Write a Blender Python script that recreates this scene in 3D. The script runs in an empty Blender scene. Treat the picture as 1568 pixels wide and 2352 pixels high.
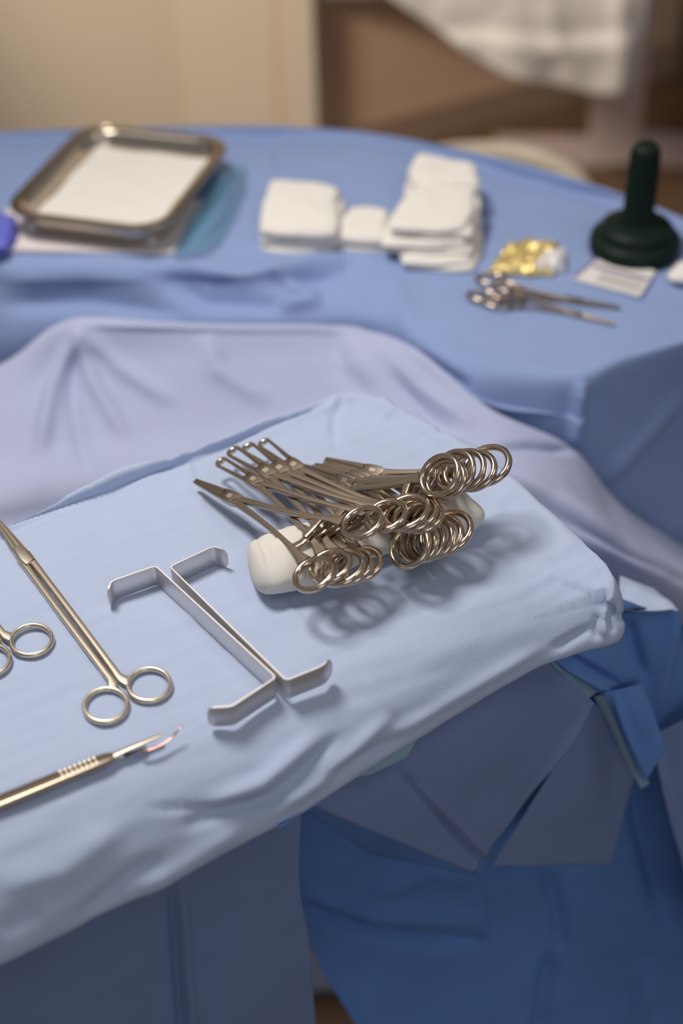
import bpy, bmesh, math, random
import numpy as np
from mathutils import Vector, Matrix, noise

# ------------------------------------------------------------------ camera
PITCH, ROLL, ZC, FPX = math.radians(40.0), math.radians(-1.8), 1.67, 50.0/36.0*2352
_r = np.array([1.0, 0, 0]); _u = np.array([0, math.sin(PITCH), math.cos(PITCH)])
FWD = np.array([0, math.cos(PITCH), -math.sin(PITCH)])
RGT = math.cos(ROLL)*_r + math.sin(ROLL)*_u
UPV = -math.sin(ROLL)*_r + math.cos(ROLL)*_u
CAM = np.array([0, 0, ZC])
MZ = 0.95      # instrument stand top
TZ = 0.88      # back table top

scene = bpy.context.scene
cd = bpy.data.cameras.new('camera'); co = bpy.data.objects.new('camera', cd)
scene.collection.objects.link(co); scene.camera = co
co.matrix_world = Matrix(((RGT[0], UPV[0], -FWD[0], 0), (RGT[1], UPV[1], -FWD[1], 0), (RGT[2], UPV[2], -FWD[2], ZC), (0, 0, 0, 1)))
cd.sensor_fit = 'VERTICAL'; cd.sensor_height = 36; cd.lens = 50; cd.clip_start = .02
cd.dof.use_dof = True; cd.dof.focus_distance = 1.06; cd.dof.aperture_fstop = 2.3

# ------------------------------------------------------------------ light
scene.view_settings.view_transform = 'Standard'; scene.view_settings.look = 'None'
scene.view_settings.gamma = 1; scene.view_settings.exposure = 0.0
w = bpy.data.worlds.new('room_light'); scene.world = w; w.use_nodes = True
bg = w.node_tree.nodes['Background']; bg.inputs[0].default_value = (.51, .51, .53, 1); bg.inputs[1].default_value = .34

def aim(o, tgt):
    o.rotation_euler = (Vector(tgt)-o.location).to_track_quat('-Z', 'Y').to_euler()
def area(name, loc, tgt, size, power, col):
    l = bpy.data.lights.new(name, 'AREA'); l.shape = 'DISK'; l.size = size; l.energy = power; l.color = col
    o = bpy.data.objects.new(name, l); o.location = loc; scene.collection.objects.link(o); aim(o, tgt); return o
def spot(name, loc, tgt, size, power, col, cone, blend):
    l = bpy.data.lights.new(name, 'SPOT'); l.shadow_soft_size = size; l.energy = power; l.color = col
    l.spot_size = math.radians(cone); l.spot_blend = blend
    o = bpy.data.objects.new(name, l); o.location = loc; scene.collection.objects.link(o); aim(o, tgt); return o
spot('surgical_lamp', (-.52, 1.22, 2.50), (0.05, .95, .95), .24, 100, (1, .93, .86), 95, 1.0)
area('front_fill', (.5, -1.6, 2.0), (0, .8, .9), 1.4, 7, (.95, .95, 1))  # added fill behind the camera, lifts faces turned to the viewer
spot('wall_fill', (-1.3, 1.75, 1.95), (.25, 3.5, .55), .25, 230, (1, .90, .78), 64, .7)  # added spot without a real fixture, brightens the far walls
area('ceiling_lamp', (1.2, .3, 2.8), (.6, .6, 0.5), .8, 5, (1, .92, .84))

# ------------------------------------------------------------------ pixel <-> world
def ray(px, py):
    x, y = (px-784)/FPX, (1176-py)/FPX
    return FWD + x*RGT + y*UPV
def W(px, py, z):
    d = ray(px, py); return CAM + d*((z-ZC)/d[2])
def WY(px, py, Y):
    d = ray(px, py); return CAM + d*(Y/d[1])
def proj(P):
    q = P - CAM; zf = q @ FWD
    return np.stack([784+FPX*(q @ RGT)/zf, 1176-FPX*(q @ UPV)/zf], -1)
A = np.array

# ------------------------------------------------------------------ materials
def mat(name, col, rough=.6, metal=0.0, bump=0, bscale=200, var=0, vscale=8, spec=.5, sheen=0, coat=0, trans=0, alpha=1, sss=0):
    m = bpy.data.materials.new(name); m.use_nodes = True
    nt = m.node_tree; b = nt.nodes['Principled BSDF']
    b.inputs['Base Color'].default_value = (*col, 1); b.inputs['Roughness'].default_value = rough
    b.inputs['Metallic'].default_value = metal; b.inputs['Specular IOR Level'].default_value = spec
    b.inputs['Sheen Weight'].default_value = sheen; b.inputs['Coat Weight'].default_value = coat
    b.inputs['Transmission Weight'].default_value = trans; b.inputs['Alpha'].default_value = alpha
    tc = nt.nodes.new('ShaderNodeTexCoord')
    if var:
        n = nt.nodes.new('ShaderNodeTexNoise'); n.inputs['Scale'].default_value = vscale; n.inputs['Detail'].default_value = 4
        nt.links.new(tc.outputs['Object'], n.inputs['Vector'])
        mx = nt.nodes.new('ShaderNodeMix'); mx.data_type = 'RGBA'
        mx.inputs['A'].default_value = (*[c*(1-var) for c in col], 1); mx.inputs['B'].default_value = (*[min(1, c*(1+var)) for c in col], 1)
        nt.links.new(n.outputs['Fac'], mx.inputs['Factor']); nt.links.new(mx.outputs['Result'], b.inputs['Base Color'])
    if bump:
        n = nt.nodes.new('ShaderNodeTexNoise'); n.inputs['Scale'].default_value = bscale; n.inputs['Detail'].default_value = 3
        nt.links.new(tc.outputs['Object'], n.inputs['Vector'])
        bp = nt.nodes.new('ShaderNodeBump'); bp.inputs['Strength'].default_value = bump; bp.inputs['Distance'].default_value = .001
        nt.links.new(n.outputs['Fac'], bp.inputs['Height']); nt.links.new(bp.outputs['Normal'], b.inputs['Normal'])
    return m
def weave(m, scale, strength):
    nt = m.node_tree; b = nt.nodes['Principled BSDF']; tc = nt.nodes.new('ShaderNodeTexCoord')
    hs = []
    for d in ('X', 'Y'):
        wv = nt.nodes.new('ShaderNodeTexWave'); wv.bands_direction = d; wv.inputs['Scale'].default_value = scale
        wv.inputs['Distortion'].default_value = .6; nt.links.new(tc.outputs['UV'], wv.inputs['Vector']); hs.append(wv)
    ad = nt.nodes.new('ShaderNodeMath'); ad.operation = 'ADD'
    nt.links.new(hs[0].outputs['Fac'], ad.inputs[0]); nt.links.new(hs[1].outputs['Fac'], ad.inputs[1])
    bp = nt.nodes.new('ShaderNodeBump'); bp.inputs['Strength'].default_value = strength; bp.inputs['Distance'].default_value = .001
    nt.links.new(ad.outputs[0], bp.inputs['Height']); nt.links.new(bp.outputs['Normal'], b.inputs['Normal'])
M = {}
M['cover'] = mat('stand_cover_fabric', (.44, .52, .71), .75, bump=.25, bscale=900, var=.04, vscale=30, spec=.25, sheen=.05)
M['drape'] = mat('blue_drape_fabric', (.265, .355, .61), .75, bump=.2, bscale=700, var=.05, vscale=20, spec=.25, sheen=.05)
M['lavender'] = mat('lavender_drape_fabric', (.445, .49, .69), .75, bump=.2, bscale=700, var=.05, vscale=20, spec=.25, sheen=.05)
M['deep'] = mat('shaded_blue_fabric', (.125, .26, .60), .75, bump=.2, bscale=700, var=.05, vscale=20, spec=.2)  # more saturated blue, darkened to carry the shade of the recesses
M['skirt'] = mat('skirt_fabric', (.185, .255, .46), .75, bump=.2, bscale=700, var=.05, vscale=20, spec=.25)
M['lining'] = mat('pale_lining', (.28, .45, .58), .8, bump=.2, bscale=700)
M['steel'] = mat('satin_steel', (.47, .385, .30), .30, 1, bump=.06, bscale=1500)
M['bright'] = mat('bright_steel', (.70, .61, .49), .30, 1, bump=.05, bscale=1500)
M['polish'] = mat('polished_steel', (.62, .51, .40), .17, 1)
M['matte'] = mat('matte_steel', (.74, .71, .70), .48, 1, bump=.08, bscale=2500)
M['stud'] = mat('bright_studs', (.95, .85, .70), .35, 1)
M['etch'] = mat('etched_steel', (.58, .51, .43), .42, 1)
M['gold'] = mat('gilt_edge', (.80, .66, .38), .25, 1)
M['gauze'] = mat('gauze', (.82, .79, .74), .9, bump=.3, bscale=500, spec=.1)
M['knit'] = mat('knit_gauze', (.96, .93, .87), .9, spec=.1); weave(M['knit'], 60, .55)
M['towel'] = mat('tray_towel', (.80, .77, .72), .9, bump=.3, bscale=400, spec=.1)
M['paper'] = mat('white_paper', (.78, .72, .72), .7)
M['tray'] = mat('tray_steel', (.62, .55, .46), .22, 1, bump=.05, bscale=60)
M['green'] = mat('dark_green_plastic', (.004, .014, .009), .5, spec=.2)
M['foil'] = mat('gold_foil', (.74, .58, .24), .42, .6, bump=.3, bscale=120)
M['white'] = mat('white_plastic', (.80, .78, .76), .4)
M['purple'] = mat('purple_print', (.22, .13, .28), .5)
M['greyprint'] = mat('grey_print', (.55, .54, .50), .6)
M['violet'] = mat('violet_wrap', (.13, .15, .62), .5)
M['blade'] = mat('red_glint_steel', (.50, .30, .26), .35, 1)  # red reflection on the blade put into its base colour
M['dark'] = mat('dark_slot', (.03, .025, .02), .4, .5)
M['wall'] = mat('cream_wall', (.56, .46, .35), .8, bump=.1, bscale=60, var=.03, vscale=2)
M['wall2'] = mat('tan_wall', (.64, .43, .28), .7, bump=.1, bscale=60, var=.04, vscale=2)
M['door'] = mat('dark_brown_door', (.16, .095, .045), .5, var=.15, vscale=4)
M['floor'] = mat('brown_floor', (.15, .085, .042), .35, var=.15, vscale=5)
M['base'] = mat('tan_skirting', (.36, .24, .16), .6)
M['pole'] = mat('pinkish_painted_metal', (.56, .43, .39), .5)
M['stool'] = mat('beige_vinyl', (.34, .29, .18), .5, bump=.1, bscale=100)
M['stoolrim'] = mat('pale_vinyl', (.62, .54, .43), .45)
M['sheet'] = mat('white_sheet', (.72, .66, .61), .85, bump=.2, bscale=200, spec=.15)
m = bpy.data.materials.new('clear_film'); m.use_nodes = True; nt = m.node_tree; b = nt.nodes['Principled BSDF']
b.inputs['Base Color'].default_value = (.14, .38, .52, 1); b.inputs['Roughness'].default_value = .12; b.inputs['Alpha'].default_value = .24
M['film'] = m

# ------------------------------------------------------------------ object helpers
def link(o, parent=None):
    scene.collection.objects.link(o)
    if parent is not None: o.parent = parent
    return o
def tag(o, label, cat, group=None):
    o['label'] = label; o['category'] = cat
    if group: o['group'] = group
    return o
def empty(name, loc, label, cat, group=None):
    o = bpy.data.objects.new(name, None); o.location = Vector(loc); o.empty_display_size = .02
    link(o); return tag(o, label, cat, group)
def meshobj(name, V, F, material, parent=None, smooth=True, sharp=None):
    me = bpy.data.meshes.new(name); me.from_pydata([tuple(map(float, v)) for v in V], [], F)
    me.materials.append(material)
    if smooth:
        me.polygons.foreach_set('use_smooth', [True]*len(me.polygons))
        if sharp: me.set_sharp_from_angle(angle=math.radians(sharp))
    me.update()
    return link(bpy.data.objects.new(name, me), parent)
def fixnormals(o):
    bm = bmesh.new(); bm.from_mesh(o.data); bmesh.ops.recalc_face_normals(bm, faces=bm.faces); bm.to_mesh(o.data); bm.free(); return o
def setorigin(o, loc):
    loc = Vector(loc); o.data.transform(Matrix.Translation(-loc)); o.location = loc; return o
def copy_tree(o, parent=None):
    c = o.copy(); scene.collection.objects.link(c); c.parent = parent
    for ch in list(o.children): copy_tree(ch, c)
    return c
class MB:
    def __init__(s): s.V = []; s.F = []
    def add(s, V, F):
        n = len(s.V); s.V += [tuple(map(float, v)) for v in V]; s.F += [tuple(i+n for i in f) for f in F]; return s
    def build(s, name, material, parent=None, smooth=True, sharp=35):
        return fixnormals(meshobj(name, s.V, s.F, material, parent, smooth, sharp))
def loft(rings, closed=True, cap=True):
    n = len(rings[0]); V = [p for r in rings for p in r]; F = []
    for i in range(len(rings)-1):
        for j in range(n if closed else n-1):
            k = (j+1) % n; F.append((i*n+j, i*n+k, (i+1)*n+k, (i+1)*n+j))
    if cap: F.append(tuple(range(n))); F.append(tuple((len(rings)-1)*n+j for j in range(n)))
    return V, F
def sweep(path, w_, h_, up=(0, 0, 1), n=12, sq=2.0, close=False):
    """Tube along path; half-width w_, half-thickness h_ per point; sq>2 squarer section."""
    P = A(path, float); m_ = len(P); up = A(up, float)
    wv = np.broadcast_to(A(w_, float), (m_,)); hv = np.broadcast_to(A(h_, float), (m_,))
    rings = []
    for i in range(m_):
        t = (P[(i+1) % m_]-P[i-1]) if close else P[min(i+1, m_-1)]-P[max(i-1, 0)]
        t = t/np.linalg.norm(t); s = np.cross(up, t); s /= np.linalg.norm(s)+1e-12; q = np.cross(t, s)
        r = []
        for j in range(n):
            a = 2*math.pi*(j+.5)/n; c, d = math.cos(a), math.sin(a)
            c = math.copysign(abs(c)**(2/sq), c); d = math.copysign(abs(d)**(2/sq), d)
            r.append(P[i]+s*c*wv[i]+q*d*hv[i])
        rings.append(r)
    if close:
        rings.append(rings[0]); return loft(rings, cap=False)
    return loft(rings)
def box(c, h, rz=0):
    c = A(c, float); ca, sa = math.cos(rz), math.sin(rz); V = []
    for x in (-1, 1):
        for y in (-1, 1):
            for z in (-1, 1): V.append((c[0]+x*h[0]*ca-y*h[1]*sa, c[1]+x*h[0]*sa+y*h[1]*ca, c[2]+z*h[2]))
    return V, [(0, 1, 3, 2), (4, 6, 7, 5), (0, 4, 5, 1), (2, 3, 7, 6), (0, 2, 6, 4), (1, 5, 7, 3)]
def lathe(profile, n=48):
    rings = [[(r*math.cos(2*math.pi*j/n), r*math.sin(2*math.pi*j/n), z) for j in range(n)] for r, z in profile]
    return loft(rings)
def torus(c, R, rx, rz, oval=1.0, n=40, k=12):
    P = [(c[0]+R*oval*math.cos(2*math.pi*i/n), c[1]+R*math.sin(2*math.pi*i/n), c[2]) for i in range(n)]
    return sweep(P, rx, rz, n=k, close=True)
def bevel(o, w_, seg=2):
    md = o.modifiers.new('bevel', 'BEVEL'); md.width = w_; md.segments = seg; md.limit_method = 'ANGLE'; return o
def crom(P, n):
    """Catmull-Rom through points along axis 0, n samples."""
    P = A(P, float); k = len(P)
    Q = np.concatenate([[2*P[0]-P[1]], P, [2*P[-1]-P[-2]]])
    t = np.linspace(0, k-1, n); i = np.minimum(t.astype(int), k-2); f = (t-i).reshape((-1,)+(1,)*(P.ndim-1))
    a, b_, c, d = Q[i], Q[i+1], Q[i+2], Q[i+3]
    return .5*(2*b_+(c-a)*f+(2*a-5*b_+4*c-d)*f**2+(3*b_-a-3*c+d)*f**3)
def segdist(p, poly):
    """p (N,2) pixel points; poly list of pixel points -> distance, signed side, taper parameter."""
    best = np.full(len(p), 1e9); side = np.zeros(len(p)); par = np.zeros(len(p))
    poly = A(poly, float); L = np.concatenate([[0], np.cumsum(np.linalg.norm(np.diff(poly, axis=0), axis=1))])
    for i in range(len(poly)-1):
        a, b_ = poly[i], poly[i+1]; ab = b_-a; l2 = ab @ ab
        t = np.clip(((p-a) @ ab)/l2, 0, 1); q = a+t[:, None]*ab; v = p-q; d = np.linalg.norm(v, axis=1)
        s = np.sign(ab[0]*v[:, 1]-ab[1]*v[:, 0]); m_ = d < best
        best[m_] = d[m_]; side[m_] = s[m_]; par[m_] = ((L[i]+t*math.sqrt(l2))/L[-1])[m_]
    return best, side, par
def creases(P, N, lst):
    """Fold lines: (pixel polyline, height m, width px[, kind]); kind g = rounded ridge, e = sharp ridge, s = step."""
    px = proj(P); D = np.zeros(len(P))
    for c in lst:
        poly, amp, wd = c[0], c[1], c[2]; kind = c[3] if len(c) > 3 else 'g'
        lo = A(poly).min(0)-4*wd-60; hi = A(poly).max(0)+4*wd+60
        idx = np.where(((px > lo) & (px < hi)).all(1))[0]
        if not len(idx): continue
        d, s, t = segdist(px[idx], poly)
        tap = np.clip(np.minimum(t, 1-t)*5, 0, 1)**.7*.85+.15 if kind != 's' else np.clip(np.minimum(t, 1-t)*6, 0, 1)
        if kind == 'g': f = np.exp(-(d/wd)**2)
        elif kind == 'e': f = np.exp(-d/wd)
        else: f = s*(1-np.exp(-d/wd*3))*np.exp(-(d/wd/2.2)**2)
        D[idx] += amp*f*tap
    return P + N*D[:, None]
def gridnormals(G):
    du = np.gradient(G, axis=1); dv = np.gradient(G, axis=0); n = np.cross(du, dv)
    n /= np.linalg.norm(n, axis=2, keepdims=True)+1e-12
    return n
def fbm(P, scale, amp, octs=3, seed=0):
    o = Vector((seed*7.3, seed*3.1, seed*1.7))
    return A([noise.fractal(Vector(p)*scale+o, 1.0, 2.0, octs) for p in P])*amp
def gridfaces(nv, nu, wrap=False):
    F = []
    for i in range(nv-1):
        for j in range(nu if wrap else nu-1):
            k = (j+1) % nu; F.append((i*nu+j, i*nu+k, (i+1)*nu+k, (i+1)*nu+j))
    return F
def sheet(name, rows, nu, nv, material, parent=None, cr=(), nz=(6, .003), seed=1, thick=.0008, flip=False, linear=False):
    R = A(rows, float)
    if linear:
        def li(P, n):
            t = np.linspace(0, len(P)-1, n); i = np.minimum(t.astype(int), len(P)-2); f = (t-i)[:, None, None]
            return P[i]*(1-f)+P[i+1]*f
        G = li(li(R, nv).transpose(1, 0, 2), nu).transpose(1, 0, 2)
    else:
        G = crom(crom(R, nv).transpose(1, 0, 2), nu).transpose(1, 0, 2)
    N = gridnormals(G).reshape(-1, 3); P = G.reshape(-1, 3)
    cv = CAM-P; sgn = np.sign((N*cv).sum(1)); sgn[sgn == 0] = 1
    if np.median(sgn) < 0: N = -N
    if nz[1]: P = P+N*fbm(P, nz[0], nz[1], 3, seed)[:, None]
    P = creases(P, N, cr)
    o = meshobj(name, P, gridfaces(nv, nu), material, parent)
    md = o.modifiers.new('cloth_thickness', 'SOLIDIFY'); md.thickness = thick; md.offset = 0
    return o

# ================================================================== SETTING
def struct(o): o['kind'] = 'structure'; return o
def slab(name, p, q, z0, z1, thick, material):
    p, q = A(p, float)[:2], A(q, float)[:2]; d = (q-p)/np.linalg.norm(q-p); nrm = A([-d[1], d[0]])
    if nrm[1] < 0: nrm = -nrm
    V = []
    for z in (z0, z1):
        for a in (p, q, q+nrm*thick, p+nrm*thick): V.append((a[0], a[1], z))
    F = [(0, 1, 2, 3), (4, 5, 6, 7), (0, 1, 5, 4), (1, 2, 6, 5), (2, 3, 7, 6), (3, 0, 4, 7)]
    return struct(fixnormals(meshobj(name, V, F, material, smooth=False)))
fl = struct(meshobj('floor', *box((0, 1.6, -.05), (4, 3.6, .05)), M['floor'], smooth=False)); fixnormals(fl)
pA = WY(412, 200, 3.30); pB = WY(722, 200, 3.12)
slab('wall_left', (-3.5, 3.42), (pA[0]+.02, 3.42), 0, 2.9, .15, M['wall'])
slab('trim_1', (pA[0], 3.40), (pB[0], 3.30), 0, 2.9, .5, M['wall'])
f0 = W(727, 385, 0); f1 = W(1330, 222, 0); d = (f1-f0)/np.linalg.norm(f1-f0)
wl0 = f0-d*.10; wl1 = f0+d*1.15; wl2 = f0+d*3.2
slab('wall_back', wl0, wl1, 0, 2.9, .15, M['wall2'])
slab('door_1', wl1, wl2, 0, 2.9, .15, M['door'])
nb = A([d[1], -d[0], 0])*.014
slab('baseboard_back', wl0+nb, wl1+nb, 0, .09, .014, M['base'])

# ---- draped stand in the far corner
pb = W(1402, 372, 0)
st = empty('instrument_table', (pb[0], pb[1], 0), 'pinkish metal table on a square post half hidden under the white sheet', 'table')
def ch(name, V, F, material, par, bw=.004, smooth=False):
    o = fixnormals(meshobj(name, V, F, material, par, smooth=smooth)); bevel(o, bw); return o
ch('post', *box((0, 0, .44), (.058, .04, .43)), M['pole'], st)
ch('base_beam', *box((.30, -.07, .035), (.36, .028, .033), -.36), M['pole'], st)
ch('base_leg', *box((-.15, .0, .035), (.15, .026, .033), -.08), M['pole'], st)
ch('table_top', *box((-.25, -.215, .885), (.50, .165, .015)), M['pole'], st)
# white sheet over it
def hang(px, py, Y): return WY(px, py, Y)
zt = .905; X0, X1 = pb[0]-.79, pb[0]+.29; Yf, Yb = pb[1]-.40, pb[1]-.03
hem = [(830, -60), (900, -10), (1000, 65), (1090, 128), (1180, 170), (1280, 198), (1370, 214), (1420, 213), (1457, 205)]
hp = [WY(x, y, pb[1]-.42) for x, y in hem]
nx = len(hp); rows = []
tx = np.linspace(X0, X1, nx)
xs = A([p[0] for p in hp]); xtop = X0+(xs-xs[0])/(xs[-1]-xs[0])*(xs[-1]+.02-X0)
rows.append([(x, Yb+.012, .45) for x in xtop]); rows.append([(x, Yb+.012, zt-.02) for x in xtop])
rows.append([(x, Yb-.02, zt+.004) for x in xtop]); rows.append([(x, (Yf+Yb)/2, zt+.003) for x in xtop])
rows.append([(x, Yf+.02, zt+.004) for x in xtop]); rows.append([(x, Yf-.012, zt-.02) for x in xtop])
for t in (.3, .6, .85, 1.0):
    rows.append([((1-t)*x+t*p[0], Yf-.014-.012*t*(1+.8*math.sin(i*2.1)), (1-t)*(zt-.02)+t*p[2]) for i, (x, p) in enumerate(zip(xtop, hp))])
o = sheet('white_sheet', rows, 90, 110, M['sheet'], cr=[([(1000, 75), (1250, 95), (1470, 85)], .012, 18, 's'), ([(1420, -40), (1430, 205)], .012, 25), ([(1250, 0), (1330, 200)], .010, 30)], nz=(5, .012), seed=4, thick=.002)
tag(o, 'white cloth sheet hanging over the far table at top right', 'sheet')

# ---- stool behind the table
sc = W(1112, 440, .55)
s = empty('stool', (sc[0], sc[1], 0), 'round beige stool just behind the far edge of the blue draped table', 'stool')
o = MB().add(*lathe([(.001, .548), (.10, .548), (.150, .545), (.160, .540), (.163, .53), (.001, .53)])).build('seat', M['stool'], s)
o = MB().add(*lathe([(.160, .545), (.166, .556), (.176, .556), (.181, .545), (.181, .50), (.17, .49), (.158, .49), (.158, .53)])).build('seat_rim', M['stoolrim'], s)
o = MB().add(*lathe([(.001, .49), (.03, .49), (.03, .20), (.001, .20)], 24)).build('column', M['pole'], s)
for k in range(5):
    a = k*2*math.pi/5
    l = MB().add(*sweep([(.02*math.cos(a), .02*math.sin(a), .22), (.15*math.cos(a), .15*math.sin(a), .10), (.25*math.cos(a), .25*math.sin(a), .055)], .014, .012)).build('leg', M['pole'], s)
    c = MB().add(*sweep([(.25*math.cos(a)-.012*math.sin(a), .25*math.sin(a)+.012*math.cos(a), .026), (.25*math.cos(a)+.012*math.sin(a), .25*math.sin(a)-.012*math.cos(a), .026)], .026, .026, n=16)).build('caster', M['dark'], l)

# ================================================================== BACK TABLE DRAPE
def y2(px, py, Y): return WY(px, py, Y)
T = TZ
rowB = [(-300, 352), (0, 335), (170, 328), (450, 322), (700, 326), (850, 338), (1000, 365), (1150, 400), (1330, 450), (1450, 493), (1640, 575), (1800, 660)]
rowC = [(-300, 480), (0, 470), (170, 468), (450, 465), (700, 465), (850, 475), (1000, 495), (1150, 520), (1330, 560), (1450, 595), (1640, 655), (1800, 715)]
rowD = [(-300, 600), (0, 585), (170, 585), (450, 590), (700, 590), (850, 600), (1000, 620), (1150, 650), (1330, 690), (1450, 705), (1640, 725), (1800, 750)]
B3 = [W(x, y, T) for x, y in rowB]
tb = [p.copy() for p in B3]
rows = []
for dz, dy in ((-.86, .03), (-.45, .03), (-.03, .014)): rows.append([p+A([0.02 if p[0] > .3 else 0, dy, dz]) for p in B3])
rows.append(B3); rows.append([W(x, y, T) for x, y in rowC]); rows.append([W(x, y, T) for x, y in rowD])
def row(*a): return [W(x, y, z) for x, y, z in a]
rows.append(row((-300, 700, .825), (0, 665, .850), (170, 655, .854), (450, 655, .860), (700, 655, .870), (850, 665, .874), (1000, 690, .879), (1150, 730, T), (1330, 765, T), (1450, 760, T), (1640, 755, T), (1800, 765, T)))
rows.append(row((-300, 800, .77), (0, 785, .800), (170, 748, .820), (450, 745, .832), (700, 735, .850), (850, 735, .860), (1000, 755, .876), (1150, 800, T), (1330, 820, T), (1450, 800, T), (1640, 772, T), (1800, 770, T)))
def rowy(*a): return [WY(x, y, Y) for x, y, Y in a]
v_ = rows[-1]
rows.append([tuple(A(v_[i])+A([0, -.008, -.05])) for i in range(6)]+row((985, 812, .872), (1150, 852, .876), (1328, 868, .876), (1450, 835, .876), (1640, 788, .876), (1800, 780, .876)))
rows.append([tuple(A(v_[i])+A([0, -.012, -.12])) for i in range(6)]+rowy((1000, 890, 1.168), (1150, 925, 1.138), (1325, 960, 1.130), (1445, 980, 1.155), (1640, 960, 1.215), (1800, 930, 1.265)))
rows.append([tuple(A(v_[i])+A([0, -.012, -.22])) for i in range(6)]+rowy((1010, 990, 1.155), (1155, 1025, 1.130), (1318, 1050, 1.125), (1440, 1180, 1.145), (1610, 1260, 1.20), (1770, 1280, 1.25)))
rows.append([tuple(A(p)*A([1, 1, 0])+A([0, -.01, .40])) for p in rows[-1]])
rows.append([tuple(A(p)*A([1, 1, 0])+A([0, -.01, .012])) for p in rows[-1]])
cr = [([(620, 620), (720, 690), (640, 705)], .010, 16), ([(380, 640), (470, 690), (660, 700)], -.010, 22), ([(420, 610), (560, 640), (700, 612), (790, 600)], .012, 20),
      ([(640, 655), (740, 640), (830, 600)], -.008, 18), ([(0, 640), (200, 632), (380, 650)], .010, 30), ([(0, 700), (200, 690), (420, 720)], -.008, 24),
      ([(900, 640), (930, 720), (940, 790)], .004, 25), ([(1335, 875), (1325, 960), (1315, 1030)], .010, 14), ([(935, 795), (1010, 850), (1080, 900)], -.008, 20),
      ([(1568, 900), (1470, 1010), (1380, 1110)], .008, 18), ([(610, 335), (640, 480)], .003, 8), ([(1560, 700), (1340, 870)], .002, 30)]
o = sheet('table_drape', rows, 330, 420, M['drape'], cr=cr, nz=(5, .005), seed=2, thick=.0012)
tag(o, 'large blue surgical drape with deep folds spread over the back table', 'drape')
# paler drape lying in front of it
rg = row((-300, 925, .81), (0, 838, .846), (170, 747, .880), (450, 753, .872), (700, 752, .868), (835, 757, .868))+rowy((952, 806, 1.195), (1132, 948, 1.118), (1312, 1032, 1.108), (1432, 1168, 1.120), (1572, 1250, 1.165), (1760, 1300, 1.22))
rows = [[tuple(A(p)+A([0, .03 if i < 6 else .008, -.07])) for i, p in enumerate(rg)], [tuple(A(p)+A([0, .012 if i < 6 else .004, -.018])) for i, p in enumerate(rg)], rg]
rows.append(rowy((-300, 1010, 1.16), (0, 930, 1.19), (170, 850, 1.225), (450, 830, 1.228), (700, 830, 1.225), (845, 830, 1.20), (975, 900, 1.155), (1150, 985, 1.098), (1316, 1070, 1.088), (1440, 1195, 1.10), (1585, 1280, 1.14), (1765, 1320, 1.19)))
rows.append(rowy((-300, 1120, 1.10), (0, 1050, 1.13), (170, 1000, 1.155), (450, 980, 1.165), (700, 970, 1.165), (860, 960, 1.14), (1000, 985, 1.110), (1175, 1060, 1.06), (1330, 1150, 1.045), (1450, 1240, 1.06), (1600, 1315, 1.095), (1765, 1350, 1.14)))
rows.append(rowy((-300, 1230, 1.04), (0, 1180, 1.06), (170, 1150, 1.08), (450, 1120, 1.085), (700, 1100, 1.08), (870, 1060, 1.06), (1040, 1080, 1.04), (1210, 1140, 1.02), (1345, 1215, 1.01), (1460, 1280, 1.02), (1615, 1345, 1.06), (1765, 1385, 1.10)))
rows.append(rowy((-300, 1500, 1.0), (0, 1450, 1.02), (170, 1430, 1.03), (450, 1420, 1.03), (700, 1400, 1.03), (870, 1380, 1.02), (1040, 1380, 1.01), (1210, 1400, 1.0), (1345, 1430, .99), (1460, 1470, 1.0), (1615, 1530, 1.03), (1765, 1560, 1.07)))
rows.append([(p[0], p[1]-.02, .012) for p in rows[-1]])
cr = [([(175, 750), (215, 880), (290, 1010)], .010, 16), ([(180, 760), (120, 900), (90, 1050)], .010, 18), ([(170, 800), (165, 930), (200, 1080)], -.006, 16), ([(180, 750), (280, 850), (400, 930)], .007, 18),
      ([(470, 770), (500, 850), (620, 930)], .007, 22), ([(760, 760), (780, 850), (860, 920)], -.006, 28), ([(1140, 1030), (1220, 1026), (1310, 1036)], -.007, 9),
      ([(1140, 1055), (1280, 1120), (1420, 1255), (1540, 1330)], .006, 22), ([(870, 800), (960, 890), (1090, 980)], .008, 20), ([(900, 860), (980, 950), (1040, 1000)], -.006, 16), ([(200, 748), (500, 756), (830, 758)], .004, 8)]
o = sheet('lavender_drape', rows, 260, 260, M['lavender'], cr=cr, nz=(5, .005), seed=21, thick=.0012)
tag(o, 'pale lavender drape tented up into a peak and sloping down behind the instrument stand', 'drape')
# the table that carries it
tc_ = W(560, 450, T)
t = empty('draped_table', (tc_[0], tc_[1], 0), 'table hidden beneath the large blue drape at the back', 'table')
inn = [W(*q, T) for q in ((-200, 372), (700, 352), (1000, 392), (1450, 530), (1560, 600), (1500, 650), (1330, 650), (700, 510), (-200, 490))]
V = [(p[0]-tc_[0], p[1]-tc_[1], z) for z in (T-.035, T-.010) for p in inn]; k = len(inn)
F = [tuple(range(k)), tuple(range(k, 2*k))]+[(i, (i+1) % k, k+(i+1) % k, k+i) for i in range(k)]
fixnormals(meshobj('table_top', V, F, M['pole'], t, smooth=False))
for q in (W(-150, 400, T), W(1000, 420, T), W(1500, 620, T), W(-150, 540, T)):
    fixnormals(meshobj('leg', *box((q[0]-tc_[0], q[1]-tc_[1], (T-.035)/2), (.015, .015, (T-.035)/2)), M['pole'], t, smooth=False))

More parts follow.
